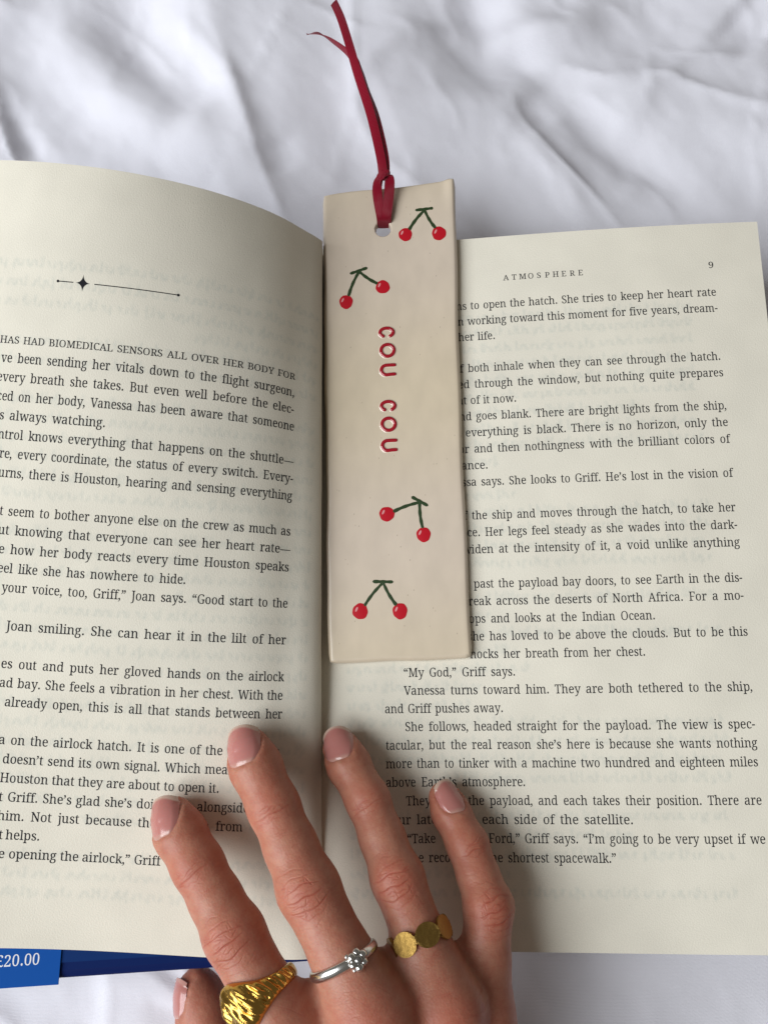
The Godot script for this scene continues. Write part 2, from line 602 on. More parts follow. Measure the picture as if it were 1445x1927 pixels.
func make_book() -> void:
	left_page = Page.new(-1.0, -9.0, Vector3(-15.639, 22.302, -11.695), [-9.0, 0.0, 4.0, 9.0, 16.0, 28.0, 50.0, 85.0, 110.0, 150.0], [1.0, 1.0527, 0.6618, 0.4296, 0.5067, 0.2906, 0.1595, 0.0644, 0.06, 0.0], [0.01444, 0.06184, -0.01225, -0.10063, -0.02085, -0.43108, 0.28166, -4.97326, 6.16097])
	right_page = Page.new(1.0, -18.0, Vector3(-26.987, 22.481, -13.625), [-18.0, -9.0, 0.0, 9.0, 16.0, 28.0, 50.0, 85.0, 150.0], [0.42, 0.22, 0.08, 0.01, 0.02, 0.0759, 0.109, 0.0954, 0.0488], [0.01163, 0.00558, 0.02678, -0.00455, 0.0011, -0.04541, 0.02351, -0.4762, -0.12639])
	var book := thing("book", "open hardback novel with cream printed pages and dark blue boards, lying on the sheet", "book")
	var cream := Color(0.78, 0.733, 0.622)
	var left_paper := paper_material("left paper", 41, cream)
	var right_paper := paper_material("right paper", 77, cream)
	var ink := mat("printing ink", Color(0.013, 0.013, 0.017), 0.75)
	ink.metallic_specular = 0.3
	var L := left_page
	var R := right_page
	var lp := part("left_page", leaf(
		func(a, b): return L.at(lerpf(-9.0, 146.0, a), b * PAGE_LENGTH),
		func(a, b): return L.at(lerpf(-9.0, 146.0, a), b * PAGE_LENGTH) - L.normal(lerpf(-9.0, 146.0, a), b * PAGE_LENGTH) * 0.12, 200, 60), left_paper, book, "curling left page headed by a star ornament")
	var rp := part("right_page", leaf(
		func(a, b): return R.at(lerpf(-17.5, 140.3, a), b * PAGE_LENGTH),
		func(a, b): return R.at(lerpf(-17.5, 140.3, a), b * PAGE_LENGTH) - R.normal(lerpf(-17.5, 140.3, a), b * PAGE_LENGTH) * 0.12, 160, 60), right_paper, book, "flat right page numbered 9")
	printed("text_line", L, LEFT_LINES, ink, lp)
	printed("text_line", R, RIGHT_LINES, ink, rp)
	# running head and folio
	var head := Shape.new()
	var title := "ATMOSPHERE"
	for k in title.length():
		var w: float = letters(title[k], serif)[2] * 2.75
		var u: float = 53.9 + k * 2.8 - (w - 1.75) * 0.4
		print_line(head, R, 16.55, u, u + w, title[k], 2.75)
	part("running_head", head.mesh(), ink, rp)
	var folio := Shape.new()
	print_line(folio, R, 16.35, 122.5, 124.4, "9", 3.1)
	part("page_number", folio.mesh(), ink, rp)
	# ornament over the chapter opening: a thin rule broken by a four-pointed star
	var star := Shape.new()
	var on_page := func(u: float, v: float) -> Vector3: return L.at(u, v) + L.normal(u, v) * 0.05
	for span in [[90.9, 85.9], [79.1, 52.7]]:
		star.sheet(24, 1, func(a, b): return on_page.call(lerpf(span[0], span[1], a), 34.4 + (b - 0.5) * 0.27))
	for dot in [90.9, 52.7]:
		star.sheet(14, 1, func(a, b): return on_page.call(dot - cos(a * TAU) * 0.42 * b, 34.4 + sin(a * TAU) * 0.42 * b), false, true)
	star.sheet(64, 1, func(a, b):
		var w: float = a * TAU
		var x := signf(cos(w)) * pow(absf(cos(w)), 3.8) * 2.5
		var y := signf(sin(w)) * pow(absf(sin(w)), 3.8) * 2.7
		return on_page.call(82.8 - x * b, 34.4 + y * b), false, true)
	part("star_ornament", star.mesh(), ink, lp)
	# the leaves under the left page, a few of them fanned
	var stock := mat("page edges", Color(0.74, 0.70, 0.60), 0.9)
	for k in 4:
		var drop: float = [0.35, 0.8, 1.3, 4.5][k]
		var short: float = [0.15, 0.5, 0.25, 0.9][k]
		part("leaf", leaf(
			func(a, b): return L.at(lerpf(-7.0, 145.8 - short, a), lerpf(short, PAGE_LENGTH - short, b)) + Vector3(0, -drop * lerpf(0.3, 1.0, a), 0),
			func(a, b): return L.at(lerpf(-7.0, 145.8 - short, a), lerpf(short, PAGE_LENGTH - short, b)) + Vector3(0, -(drop + 0.12) * lerpf(0.3, 1.0, a), 0), 90, 24), stock, book)
	# the thick block of leaves under the right page: its sides are ribbed by the leaves
	var edges := mat("page block", Color(0.74, 0.70, 0.60), 0.9)
	var ribs := Image.create(8, 512, false, Image.FORMAT_L8)
	var rng := RandomNumberGenerator.new()
	rng.seed = 9
	var tint := Image.create(8, 512, false, Image.FORMAT_RGB8)
	for y in 512:
		var t := rng.randf_range(0.2, 1.0)
		for x in 8:
			tint.set_pixel(x, y, Color(0.70 + 0.18 * t, 0.68 + 0.18 * t, 0.62 + 0.18 * t))
			ribs.set_pixel(x, y, Color(t, t, t))
	edges.heightmap_enabled = true
	edges.heightmap_texture = ImageTexture.create_from_image(ribs)
	edges.heightmap_scale = 0.03
	edges.albedo_texture = ImageTexture.create_from_image(tint)
	edges.albedo_color = Color.WHITE
	part("page_block", leaf(
		func(a, b): return R.at(lerpf(-17.5, 140.0, a), lerpf(0.3, PAGE_LENGTH - 0.3, b)) + Vector3(0, -0.3, 0),
		func(a, b):
			var p := R.at(lerpf(-17.5, 140.0, a), lerpf(0.3, PAGE_LENGTH - 0.3, b))
			return Vector3(p.x - 4.0 * (1.0 - a), 3.2, p.z), 60, 20), edges, book)
	# boards and spine
	var cloth := mat("blue cloth", Color(0.002, 0.014, 0.095), 0.7)
	cloth.metallic_specular = 0.22
	var cloth_grain := noise(8, 0.5, 2).get_image(256, 256)
	cloth.heightmap_enabled = true
	cloth.heightmap_texture = ImageTexture.create_from_image(cloth_grain)
	cloth.heightmap_scale = 0.01
	cloth.uv1_triplanar = true
	cloth.uv1_scale = Vector3.ONE * 40.0
	var board := part("front_cover", leaf(
		func(a, b): return cover_point(a, lerpf(0.0, 0.989, b)),
		func(a, b): return cover_point(a, lerpf(0.0, 0.989, b)) - Vector3(0, 2.8, 0), 30, 12), cloth, book, "dark blue front board showing below the left page")
	var lining := mat("blue endpaper", Color(0.006, 0.030, 0.135), 0.75)
	lining.metallic_specular = 0.2
	part("endpaper", leaf(
		func(a, b): return cover_point(lerpf(0.02, 0.97, a), lerpf(0.01, 0.9795, b)) + Vector3(0, 0.3, 0),
		func(a, b): return cover_point(lerpf(0.02, 0.97, a), lerpf(0.01, 0.9795, b)) + Vector3(0, 0.1, 0), 30, 12), lining, board)
	var turned := mat("blue cloth edge", Color(0.002, 0.011, 0.085), 0.6)
	turned.metallic_specular = 0.25
	var rim := Shape.new()   # the rounded edge of the board along its foot
	rim.sheet(30, 8, func(a, b):
		var p := cover_point(a, 0.989)
		var q := cover_point(a, 1.0)
		var w: float = b * PI
		return Vector3(p.x, p.y - 1.4, p.z).lerp(Vector3(q.x, q.y - 1.4, q.z), sin(w) * (1.0 if w < PI / 2 else 1.0)) + Vector3(0, cos(w) * 1.4 - sin(w) * 0.25, 0))
	part("board_edge", rim.mesh(), turned, board)
	part("back_cover", leaf(
		func(a, b): return Vector3(lerpf(-27.0, 136.0, a), 3.0, lerpf(-144.0, 93.0, b)),
		func(a, b): return Vector3(lerpf(-27.0, 136.0, a), 0.2, lerpf(-144.0, 93.0, b)), 8, 8), cloth, book)
	part("spine", leaf(
		func(a, b): return Vector3(-22.5 - 3.5 * sin(a * PI), lerpf(19.5, 2.0, a), lerpf(-141.5, 93.0, b)),
		func(a, b): return Vector3(-24.5 - 5.5 * sin(a * PI), lerpf(18.0, 0.8, a), lerpf(-141.5, 93.0, b)), 12, 8), cloth, book)
	# the flap of the jacket, folded in over the board
	var gloss := mat("jacket flap", Color(0.003, 0.075, 0.34), 0.6)
	gloss.metallic_specular = 0.22
	var flap := part("jacket_flap", leaf(
		func(a, b): return cover_point(lerpf(0.4985, 1.0, a), lerpf(0.0, 1.0045, b), 0.0) + Vector3(0, 0.75, 0),
		func(a, b): return cover_point(lerpf(0.4985, 1.0, a), lerpf(0.0, 1.0045, b), 0.0) + Vector3(0, 0.5, 0), 20, 12), gloss, book, "bright blue jacket flap printed with the price")
	var white := mat("white print", Color(0.78, 0.79, 0.82), 0.6)
	var price := Shape.new()
	var low := baseline(serif)
	var g := letters("£20.00", serif)
	for p in g[0]:
		var q := cover_point(0.52, 0.96)
		var foot := cover_point(0.6218 - p.x * 0.02721 , 0.97938 - (p.y - low) * 0.01870)
		price.vertex(foot + Vector3(0, 0.80, 0))
	for j in g[1]:
		price.i.append(j)
	part("price", price.mesh(), white, flap)

# ---------------------------------------------------------------- the bookmark

var mark_basis: Transform3D   # the bookmark's own axes: x across, y up, z down its length

func slab_top(x: float, z: float) -> Vector3:   # x and z in the slab's own millimetres; a hand-cut outline, a touch cupped
	var t := (z + 83.0) / 166.0
	var left := lerpf(-22.0, -21.6, t) + 0.18 * sin(z * 0.09) + 0.12 * sin(z * 0.23 + 1.0)
	var right := 22.2 - 0.75 * sin(t * PI) + 0.15 * sin(z * 0.13 + 2.0) - 0.25 * t
	var s := (x + 23.0) / 46.0
	var px := lerpf(left, right, s)
	var head := -79.3 - 3.8 * s - 0.5 * sin(s * 7.0) * (1.0 - s) - 0.5 * smoothstep(0.9, 1.0, s)
	var foot := 81.6 - 0.7 * s + 0.12 * sin(s * 11.0)
	var pz := lerpf(head, foot, t)
	var lift := 0.02 * s + 0.5 * smoothstep(0.93, 1.0, s) * smoothstep(0.1, 0.0, t) - 0.25 * (1.0 - pow(2.0 * s - 1.0, 2.0))
	return Vector3(px, lift + 0.03 * sin(z * 0.11 + x * 0.2), pz)

func on_mark(x: float, z: float, lift := 0.06) -> Vector3:
	# inverse of the outline is near enough the identity for marks painted on the face
	var p := slab_top(x, z)
	return mark_basis * Vector3(x, p.y + lift, z)

func make_bookmark() -> void:
	mark_basis = Transform3D(Basis(Vector3(0.99894, 0.0419, -0.0193), Vector3(-0.0421, 0.99904, 0.0122), Vector3(0.0198, -0.0114, 0.99974)).orthonormalized(), Vector3(3.23, 31.8, -80.55))
	var root := thing("bookmark", "cream glazed ceramic bookmark painted with red cherries, lying along the gutter", "bookmark")
	var clay := mat("cream glaze", Color(0.72, 0.605, 0.475), 0.38)
	clay.clearcoat_enabled = true
	clay.clearcoat = 0.45
	clay.clearcoat_roughness = 0.16
	var mott := noise(31, 0.02, 4).get_image(256, 512)
	mott.convert(Image.FORMAT_RGB8)
	for y in 512:
		for x in 256:
			var t := 0.965 + 0.04 * (mott.get_pixel(x, y).r - 0.5) + 0.0
			mott.set_pixel(x, y, Color(t, t, t * (0.99 + 0.02 * sin(y * 0.02))))
	var rng := RandomNumberGenerator.new()
	rng.seed = 71
	for k in 60:
		var d := rng.randf_range(0.6, 0.85)
		mott.set_pixel(rng.randi_range(2, 253), rng.randi_range(2, 509), Color(d, d * 0.97, d * 0.92))
	clay.albedo_texture = ImageTexture.create_from_image(mott)
	var s := Shape.new()
	var thick := 3.9
	# the face, less a square round the hole, on a grid
	var xs := []
	var zs := []
	for k in 47:
		xs.append(-23.0 + k)
	for k in 84:
		zs.append(-83.0 + k * 2.0)
	var hole := Vector2(-2.27, -66.6)
	var ids := {}
	# edges roll over: push the outer rows down and in
	var roll := func(x: float, z: float) -> Vector3:
		var p := slab_top(x, z)
		return p
	for b in zs.size():
		for a in xs.size():
			ids[Vector2i(a, b)] = s.vertex(roll.call(xs[a], zs[b]), Vector2((xs[a] + 23.0) / 46.0, (zs[b] + 83.0) / 166.0))
	var ha := Vector2i(17, 6)    # grid cells taken out round the hole
	var hb := Vector2i(25, 10)
	for b in zs.size() - 1:
		for a in xs.size() - 1:
			if a >= ha.x and a < hb.x and b >= ha.y and b < hb.y:
				continue
			s.quad(ids[Vector2i(a, b)], ids[Vector2i(a + 1, b)], ids[Vector2i(a + 1, b + 1)], ids[Vector2i(a, b + 1)])
	var loop := []
	for a in range(ha.x, hb.x):
		loop.append(Vector2i(a, ha.y))
	for b in range(ha.y, hb.y):
		loop.append(Vector2i(hb.x, b))
	for a in range(hb.x, ha.x, -1):
		loop.append(Vector2i(a, hb.y))
	for b in range(hb.y, ha.y, -1):
		loop.append(Vector2i(ha.x, b))
	var rings := [[]]
	for c in loop:
		rings[0].append(ids[c])
	for step in [[3.3, 0.0], [3.05, -0.06], [2.86, -0.25], [2.75, -0.7], [2.75, -3.2], [3.0, -thick]]:
		var ring := []
		for c in loop:
			var w := Vector2(xs[c.x] - hole.x, zs[c.y] - hole.y).angle()
			var q: Vector2 = hole + Vector2(cos(w), sin(w)) * step[0]
			var p := slab_top(q.x, q.y)
			ring.append(s.vertex(Vector3(q.x, p.y + step[1], q.y), Vector2((q.x + 23.0) / 46.0, (q.y + 83.0) / 166.0)))
		rings.append(ring)
	for r in rings.size() - 1:
		for k in loop.size():
			var j: int = (k + 1) % loop.size()
			s.quad(rings[r][k], rings[r][j], rings[r + 1][j], rings[r + 1][k])
	# rounded sides all the way round
	var rim := []
	for a in xs.size():
		rim.append(Vector2i(a, 0))
	for b in range(1, zs.size()):
		rim.append(Vector2i(xs.size() - 1, b))
	for a in range(xs.size() - 2, -1, -1):
		rim.append(Vector2i(a, zs.size() - 1))
	for b in range(zs.size() - 2, 0, -1):
		rim.append(Vector2i(0, b))
	var before := []
	for c in rim:
		before.append(ids[c])
	for step in 9:
		var w := PI * (step + 1) / 9.0
		var ring := []
		for k in rim.size():
			var c: Vector2i = rim[k]
			var p: Vector3 = s.v[ids[c]]
			var out := Vector3.ZERO
			if c.x == 0:
				out.x -= 1.0
			if c.x == xs.size() - 1:
				out.x += 1.0
			if c.y == 0:
				out.z -= 1.0
			if c.y == zs.size() - 1:
				out.z += 1.0
			out = out.normalized()
			ring.append(s.vertex(p + out * sin(w) * 1.5 + Vector3(0, (cos(w) - 1.0) * thick / 2.0, 0), s.uv[ids[c]]))
		for k in rim.size():
			var j: int = (k + 1) % rim.size()
			s.quad(before[j], before[k], ring[k], ring[j])
		before = ring
	# the underside, open at the hole
	var below := {}
	for b in zs.size():
		for a in xs.size():
			var p: Vector3 = s.v[ids[Vector2i(a, b)]]
			below[Vector2i(a, b)] = s.vertex(p + Vector3(0, -thick, 0), s.uv[ids[Vector2i(a, b)]])
	for b in zs.size() - 1:
		for a in xs.size() - 1:
			if a >= ha.x and a < hb.x and b >= ha.y and b < hb.y:
				continue
			s.quad(below[Vector2i(a, b)], below[Vector2i(a, b + 1)], below[Vector2i(a + 1, b + 1)], below[Vector2i(a + 1, b)])
	var last: Array = rings[-1]
	for k in loop.size():
		var q: int = (k + 1) % loop.size()
		s.quad(last[k], last[q], below[loop[q]], below[loop[k]])
	for k in s.v.size():
		s.v[k] = mark_basis * s.v[k]
	part("slab", s.mesh(), clay, root)
	# cherries, painted under the glaze
	var red := mat("cherry red", Color(0.50, 0.004, 0.016), 0.3)
	var green := mat("stem green", Color(0.022, 0.048, 0.014), 0.35)
	var olive := mat("thin stem green", Color(0.085, 0.085, 0.02), 0.35)
	var shine := mat("painted highlight", Color(0.72, 0.30, 0.30), 0.35)
	for m in [red, green, olive, shine]:
		m.clearcoat_enabled = true
		m.clearcoat = 0.4
		m.clearcoat_roughness = 0.15
	for sprig in [
		[Vector2(5.51, -64.0), Vector2(17.2, -63.9), Vector2(12.42, -72.9), Vector2(9.1, -73.0), Vector2(15.5, -73.5)],
		[Vector2(-15.57, -39.82), Vector2(-2.8, -44.87), Vector2(-10.9, -50.9), Vector2(-14.2, -50.1), Vector2(-7.9, -52.2)],
		[Vector2(-2.99, 34.84), Vector2(8.92, 42.0), Vector2(7.9, 31.2), Vector2(5.2, 29.2), Vector2(10.7, 32.5)],
		[Vector2(-12.29, 66.56), Vector2(0.61, 66.78), Vector2(-4.7, 57.4), Vector2(-8.2, 57.0), Vector2(-1.3, 57.3)],
	]:
		var paint := Shape.new()
		var thin := Shape.new()
		for end in [[sprig[0], sprig[2]], [sprig[1], sprig[2]], [sprig[3], sprig[4]]]:
			var a: Vector2 = end[0]
			var b: Vector2 = end[1]
			var along := (b - a).normalized()
			if end[1] == sprig[2]:
				a += along * 1.9
			var side := along.orthogonal()
			var bow := 0.35 if end[1] == sprig[2] else 0.0
			var w0 := rng.randf_range(0.48, 0.6)
			var w1 := rng.randf_range(0.42, 0.54)
			paint.sheet(16, 6, func(t, q):
				var p: Vector2 = a.lerp(b, t) + side * bow * sin(t * PI)
				var cap := sqrt(maxf(0.0, 1.0 - pow(maxf(absf(2.0 * t - 1.0) - 0.9, 0.0) / 0.1, 2.0)))
				p += side * (q * 2.0 - 1.0) * lerpf(w0, w1, t) * cap * (1.0 + 0.12 * sin(t * 19.0 + a.x))
				return on_mark(p.x, p.y, 0.07 + 0.03 * (1.0 - pow(2.0 * q - 1.0, 2.0)) + (0.012 if bow > 0.0 else 0.03)))
		part("cherry_stem", paint.mesh(), green, root)
		for k in 2:
			var at: Vector2 = sprig[k]
			var fruit := Shape.new()
			var ra := rng.randf_range(2.3, 2.55)
			var rb := rng.randf_range(2.35, 2.65)
			var ph := rng.randf() * TAU
			fruit.sheet(36, 5, func(t, q):
				var w: float = t * TAU
				var r: float = (1.0 + 0.03 * sin(w * 3.0 + ph) + 0.018 * sin(w * 7.0 - ph)) * q
				return on_mark(at.x + cos(w) * ra * r, at.y + sin(w) * rb * r, 0.08 + 0.09 * (1.0 - q * q)), true, true)
			var cherry := part("cherry", fruit.mesh(), red, root)
			var light := Shape.new()
			light.sheet(14, 3, func(t, q):
				var w: float = t * TAU
				var p: Vector2 = Vector2(cos(w) * 0.33, sin(w) * 0.85) * q
				p = p.rotated(0.45) + at + Vector2(-1.15, -0.65)
				return on_mark(p.x, p.y, 0.185), true, true)
			part("highlight", light.mesh(), shine, cherry)
	# COU COU, pressed in and filled with red glaze: strokes with round backs
	var glaze := mat("red glaze", Color(0.36, 0.006, 0.018), 0.2)
	glaze.clearcoat_enabled = true
	glaze.clearcoat = 1.0
	glaze.clearcoat_roughness = 0.05
	var lip := mat("cream glaze lip", Color(0.72, 0.605, 0.475), 0.22)
	lip.clearcoat_enabled = true
	lip.clearcoat = 0.8
	lip.clearcoat_roughness = 0.06
	for l in [["C", Vector2(-1.78, -28.5)], ["O", Vector2(-1.6, -21.8)], ["U", Vector2(-1.64, -14.8)], ["C", Vector2(-1.8, -2.4)], ["O", Vector2(-1.78, 4.25)], ["U", Vector2(-1.8, 11.6)]]:
		var path := []
		var c: Vector2 = l[1]
		if l[0] == "C":    # open towards the foot
			for k in 25:
				var w := deg_to_rad(lerpf(58.0, -238.0, k / 24.0))
				path.append(c + Vector2(cos(w) * 2.25, sin(w) * 1.55 + 0.25))
		elif l[0] == "O":
			for k in 33:
				var w := TAU * k / 32.0
				path.append(c + Vector2(cos(w) * 2.2, sin(w) * 2.1))
		else:              # open towards the right
			path.append(c + Vector2(2.3, -1.75))
			path.append(c + Vector2(0.9, -1.75))
			for k in 15:
				var w := deg_to_rad(lerpf(-90.0, -270.0, k / 14.0))
				path.append(c + Vector2(-0.45 + cos(w) * 1.75, sin(w) * 1.7))
			path.append(c + Vector2(0.9, 1.55))
			path.append(c + Vector2(2.3, 1.5))
		var pts := []
		var radii := []
		for p in path:
			pts.append(on_mark(p.x, p.y, 0.0))
			radii.append(0.66)
		var stroke := Shape.new()
		tube(stroke, pts, radii, 12, 0.62, mark_basis.basis.y)
		var letter := part("letter", stroke.mesh(), glaze, root)
		pts = []
		radii = []
		for p in path:
			pts.append(on_mark(p.x, p.y, -0.22))
			radii.append(1.12)
		var edge := Shape.new()
		tube(edge, pts, radii, 12, 0.36, mark_basis.basis.y)
		part("raised_lip", edge.mesh(), lip, letter)

# ---------------------------------------------------------------- the ribbon

# a flat band along a path; across gives the direction of its width at each point
func band(pts: Array, across: Array, width: float, cut := 0.0) -> ArrayMesh:
	var path := curve(pts, 8)
	var wide := curve(across, 8)
	var n := path.size() - 1
	var s := Shape.new()
	var face := func(lift: float) -> Callable:
		return func(a, b):
			var k := clampi(int(roundf(b * n)), 0, n)
			var t: Vector3 = (path[mini(k + 1, n)] - path[maxi(k - 1, 0)]).normalized()
			var w: Vector3 = (wide[k] - t * wide[k].dot(t)).normalized()
			var up := w.cross(t)
			var end: float = cut * (a - 0.5) * smoothstep(n - 3.0, float(n), float(k))
			return path[k] + w * (a - 0.5) * width + up * (lift + 0.12 * (1.0 - pow(2.0 * a - 1.0, 2.0))) + t * end
	s.sheet(10, n, face.call(0.09))
	s.sheet(10, n, face.call(-0.09), true)
	var top: Callable = face.call(0.09)
	var low: Callable = face.call(-0.09)
	s.sheet(n, 1, func(a, b): return top.call(0.0, a).lerp(low.call(0.0, a), b))
	s.sheet(n, 1, func(a, b): return top.call(1.0, a).lerp(low.call(1.0, a), b), true)
	for k in s.uv.size():
		s.uv[k] *= Vector2(1.0, n)
	return s.mesh()

func make_ribbon() -> void:
	var satin := mat("red satin", Color(0.27, 0.003, 0.02), 0.36)
	satin.rim_enabled = true
	satin.rim = 0.05
	satin.rim_tint = 0.8
	satin.anisotropy_enabled = true
	satin.anisotropy = 0.5
	var rib := Image.create(32, 32, false, Image.FORMAT_L8)
	for y in 32:
		for x in 32:
			var t := 0.5 + 0.25 * sin(TAU * y * 4.0 / 32.0) + (0.25 * sin(TAU * (y * 8.0) / 32.0) if x < 4 or x > 27 else 0.0)
			rib.set_pixel(x, y, Color(t, t, t))
	satin.heightmap_enabled = true
	satin.heightmap_texture = ImageTexture.create_from_image(rib)
	satin.heightmap_scale = 0.012
	var root := thing("ribbon", "dark red satin ribbon looped through the hole of the bookmark", "ribbon")
	var up := Vector3.UP
	var X := Vector3.RIGHT
	# two strands of the loop, from the hole over the head of the bookmark, meeting at the knot
	part("loop_strand", band(
		[Vector3(-0.7, 29.0, -149.2), Vector3(-0.7, 32.4, -149.2), Vector3(-0.9, 33.9, -150.6), Vector3(-1.9, 34.5, -156.0), Vector3(-2.4, 35.3, -160.2), Vector3(-1.9, 36.3, -162.9), Vector3(-0.4, 36.9, -164.6)],
		[X, X, X, X + up * 0.12, X + up * 0.3, X + up * 0.5, X * 0.8 + up * 0.5], 3.5), satin, root)
	part("loop_strand", band(
		[Vector3(0.8, 29.0, -149.3), Vector3(0.8, 32.5, -149.3), Vector3(0.8, 34.2, -150.8), Vector3(1.5, 35.0, -156.0), Vector3(1.9, 36.2, -160.4), Vector3(1.8, 37.5, -163.2), Vector3(0.4, 37.9, -164.6), Vector3(-1.5, 37.0, -163.8), Vector3(-2.4, 35.6, -162.0)],
		[X, X, X, X - up * 0.15, X - up * 0.1 - Vector3.FORWARD * 0.2, X * 0.7 + Vector3.BACK * 0.7, Vector3.BACK, Vector3.BACK, Vector3.BACK + X * 0.4], 3.5), satin, root)
	# the long tail, and the second tail behind it, twisted until it shows its edge
	part("tail", band(
		[Vector3(-0.3, 36.9, -162.5), Vector3(-1.0, 37.0, -170.6), Vector3(-4.6, 33.4, -190.1), Vector3(-9.6, 29.0, -210.4), Vector3(-13.0, 26.4, -225.0), Vector3(-16.4, 23.5, -238.8), Vector3(-19.4, 21.0, -248.0)],
		[X, X, X + up * 0.15, X + up * 0.25, X, X, X], 3.2, 3.0), satin, root)
	part("tail", band(
		[Vector3(0.2, 36.2, -163.0), Vector3(0.2, 35.6, -172.0), Vector3(-3.0, 31.6, -190.5), Vector3(-7.0, 27.0, -206.0), Vector3(-9.4, 25.0, -216.0), Vector3(-13.5, 23.8, -223.5), Vector3(-20.0, 23.0, -229.7), Vector3(-25.4, 22.4, -233.2), Vector3(-29.6, 20.4, -234.6)],
		[X, X, X, X - up * 0.3, X * 0.8 - up * 0.5, up * 0.9 + X * 0.25, up + Vector3.BACK * 0.25, up * 0.6 + Vector3.BACK * 0.8, up * 0.8 + Vector3.BACK * 0.5], 3.2, -2.0), satin, root)

# ---------------------------------------------------------------- the hand

# each finger: end of the nail, middle of the nail, end joint, middle joint, knuckle
const FINGERS := [
	[Vector3(-64.2, 43.2, 41.7), Vector3(-61.5, 45.2, 48.6), Vector3(-53.0, 49.5, 59.4), Vector3(-41.0, 56.5, 75.2), Vector3(-22.0, 63.0, 103.2)],
	[Vector3(-42.1, 43.4, 21.8), Vector3(-39.9, 45.6, 28.9), Vector3(-31.8, 49.5, 43.4), Vector3(-20.8, 57.0, 63.5), Vector3(-2.4, 66.0, 93.6)],
	[Vector3(-14.9, 31.6, 23.1), Vector3(-13.1, 33.6, 30.0), Vector3(-4.9, 40.0, 43.0), Vector3(3.8, 50.0, 62.5), Vector3(16.5, 59.5, 93.0)],
	[Vector3(17.4, 32.6, 38.7), Vector3(19.0, 33.8, 44.8), Vector3(25.0, 39.0, 56.1), Vector3(30.0, 46.0, 71.1), Vector3(27.0, 50.5, 99.5)],
	[Vector3(-62.8, 9.2, 100.2), Vector3(-60.6, 10.2, 107.0), Vector3(-54.5, 13.0, 120.0), Vector3(-40.0, 26.0, 137.0), Vector3(-15.0, 40.0, 160.0)],
]
# radii at: tip, pad, end joint, between, middle joint, between, knuckle
const GIRTH := [
	[6.4, 7.3, 7.2, 7.1, 8.2, 8.0, 9.4],
	[6.5, 7.5, 7.3, 7.3, 8.5, 7.9, 9.6],
	[5.6, 6.5, 6.4, 6.4, 7.4, 7.2, 9.0],
	[4.9, 5.7, 6.0, 5.9, 6.9, 6.8, 7.8],
	[7.0, 8.4, 8.4, 8.4, 9.6, 10.6, 13.0],
]
const ROLL := [0.38, 0.24, 0.10, -0.42, 1.1]
const NAIL := [[5.6, 12.0], [5.8, 12.4], [5.0, 11.0], [4.1, 10.6], [6.0, 13.0]]   # half width, length

var bones := []        # per group: [a, ab, 1 / |ab|2, ra, rb - ra, bounding centre, bounding radius]
var tips := []         # per finger: frame of the nail

func bone(a: Vector3, b: Vector3, ra: float, rb: float) -> Array:
	return [a, b - a, 1.0 / maxf((b - a).length_squared(), 0.0001), ra, rb - ra]

func lay_out_hand() -> void:
	for f in 5:
		var j: Array = FINGERS[f]
		var g: Array = GIRTH[f]
		var toward: Vector3 = (j[0] - j[1]).normalized()
		var up := (Vector3.UP - toward * toward.y).normalized()
		var right := toward.cross(up)
		var n := (up * cos(ROLL[f]) - right * sin(ROLL[f])).normalized()
		tips.append({"end": j[0], "a": toward, "n": n, "b": toward.cross(n), "w": NAIL[f][0], "l": NAIL[f][1]})
		var c0: Vector3 = j[0] - toward * g[0]
		var c1: Vector3 = j[1] + (j[2] - j[1]) * 0.25 - up * 0.5
		var list := [
			bone(c0, c1, g[0], g[1]), bone(c1, j[2], g[1], g[2]), bone(j[2], (j[2] + j[3]) / 2 - up * 0.3, g[2], g[3]),
			bone((j[2] + j[3]) / 2 - up * 0.3, j[3], g[3], g[4]), bone(j[3], (j[3] + j[4]) / 2 - up * 0.3, g[4], g[5]), bone((j[3] + j[4]) / 2 - up * 0.3, j[4], g[5], g[6])]
		bones.append(list)
	var wrist := [Vector3(-10, 44, 164), Vector3(-2, 46, 168), Vector3(7, 45, 168), Vector3(12, 41, 166)]
	var palm := []
	for f in 4:
		var k: Vector3 = FINGERS[f][4]
		palm.append(bone(k + Vector3(0, -0.5, 1), wrist[f], GIRTH[f][6], 13.0))
		if f < 3:
			var m: Vector3 = FINGERS[f + 1][4]
			var ka: Vector3 = k.lerp(FINGERS[f][3], 0.22) + Vector3(0, -7.5, 0)
			var mb: Vector3 = m.lerp(FINGERS[f + 1][3], 0.22) + Vector3(0, -7.5, 0)
			palm.append(bone(ka, mb, 5.5, 5.5))
			palm.append(bone(k + Vector3(0, -8.5, 7), m + Vector3(0, -8.5, 7), 7.5, 7.5))
	palm.append(bone(Vector3(-4, 46, 118), Vector3(3, 42, 158), 13.0, 14.0))
	palm.append(bone(Vector3(16, 43, 116), Vector3(10, 40, 155), 10.0, 13.0))
	palm.append(bone(Vector3(-40, 27, 132), Vector3(-22, 53, 112), 7.0, 8.0))
	palm.append(bone(Vector3(-32, 32, 138), Vector3(-12, 46, 130), 9.0, 11.0))
	palm.append(bone(Vector3(-5, 44, 168), Vector3(-3, 54, 262), 15.5, 18.0))
	palm.append(bone(Vector3(9, 43, 168), Vector3(16, 53, 262), 15.5, 18.0))
	bones.append(palm)

static func smin(a: float, b: float, k: float) -> float:
	var h := maxf(k - absf(a - b), 0.0) / k
	return minf(a, b) - h * h * k * 0.25

func group_distance(list: Array, p: Vector3, k: float) -> float:
	var d := 1e3
	for q in list:
		var e: Vector3 = p - q[0]
		var t := clampf(e.dot(q[1]) * q[2], 0.0, 1.0)
		var r: float = (e - q[1] * t).length() - q[3] - q[4] * t
		if r < d + k:
			d = smin(d, r, k) if d < 900.0 else r
	return d

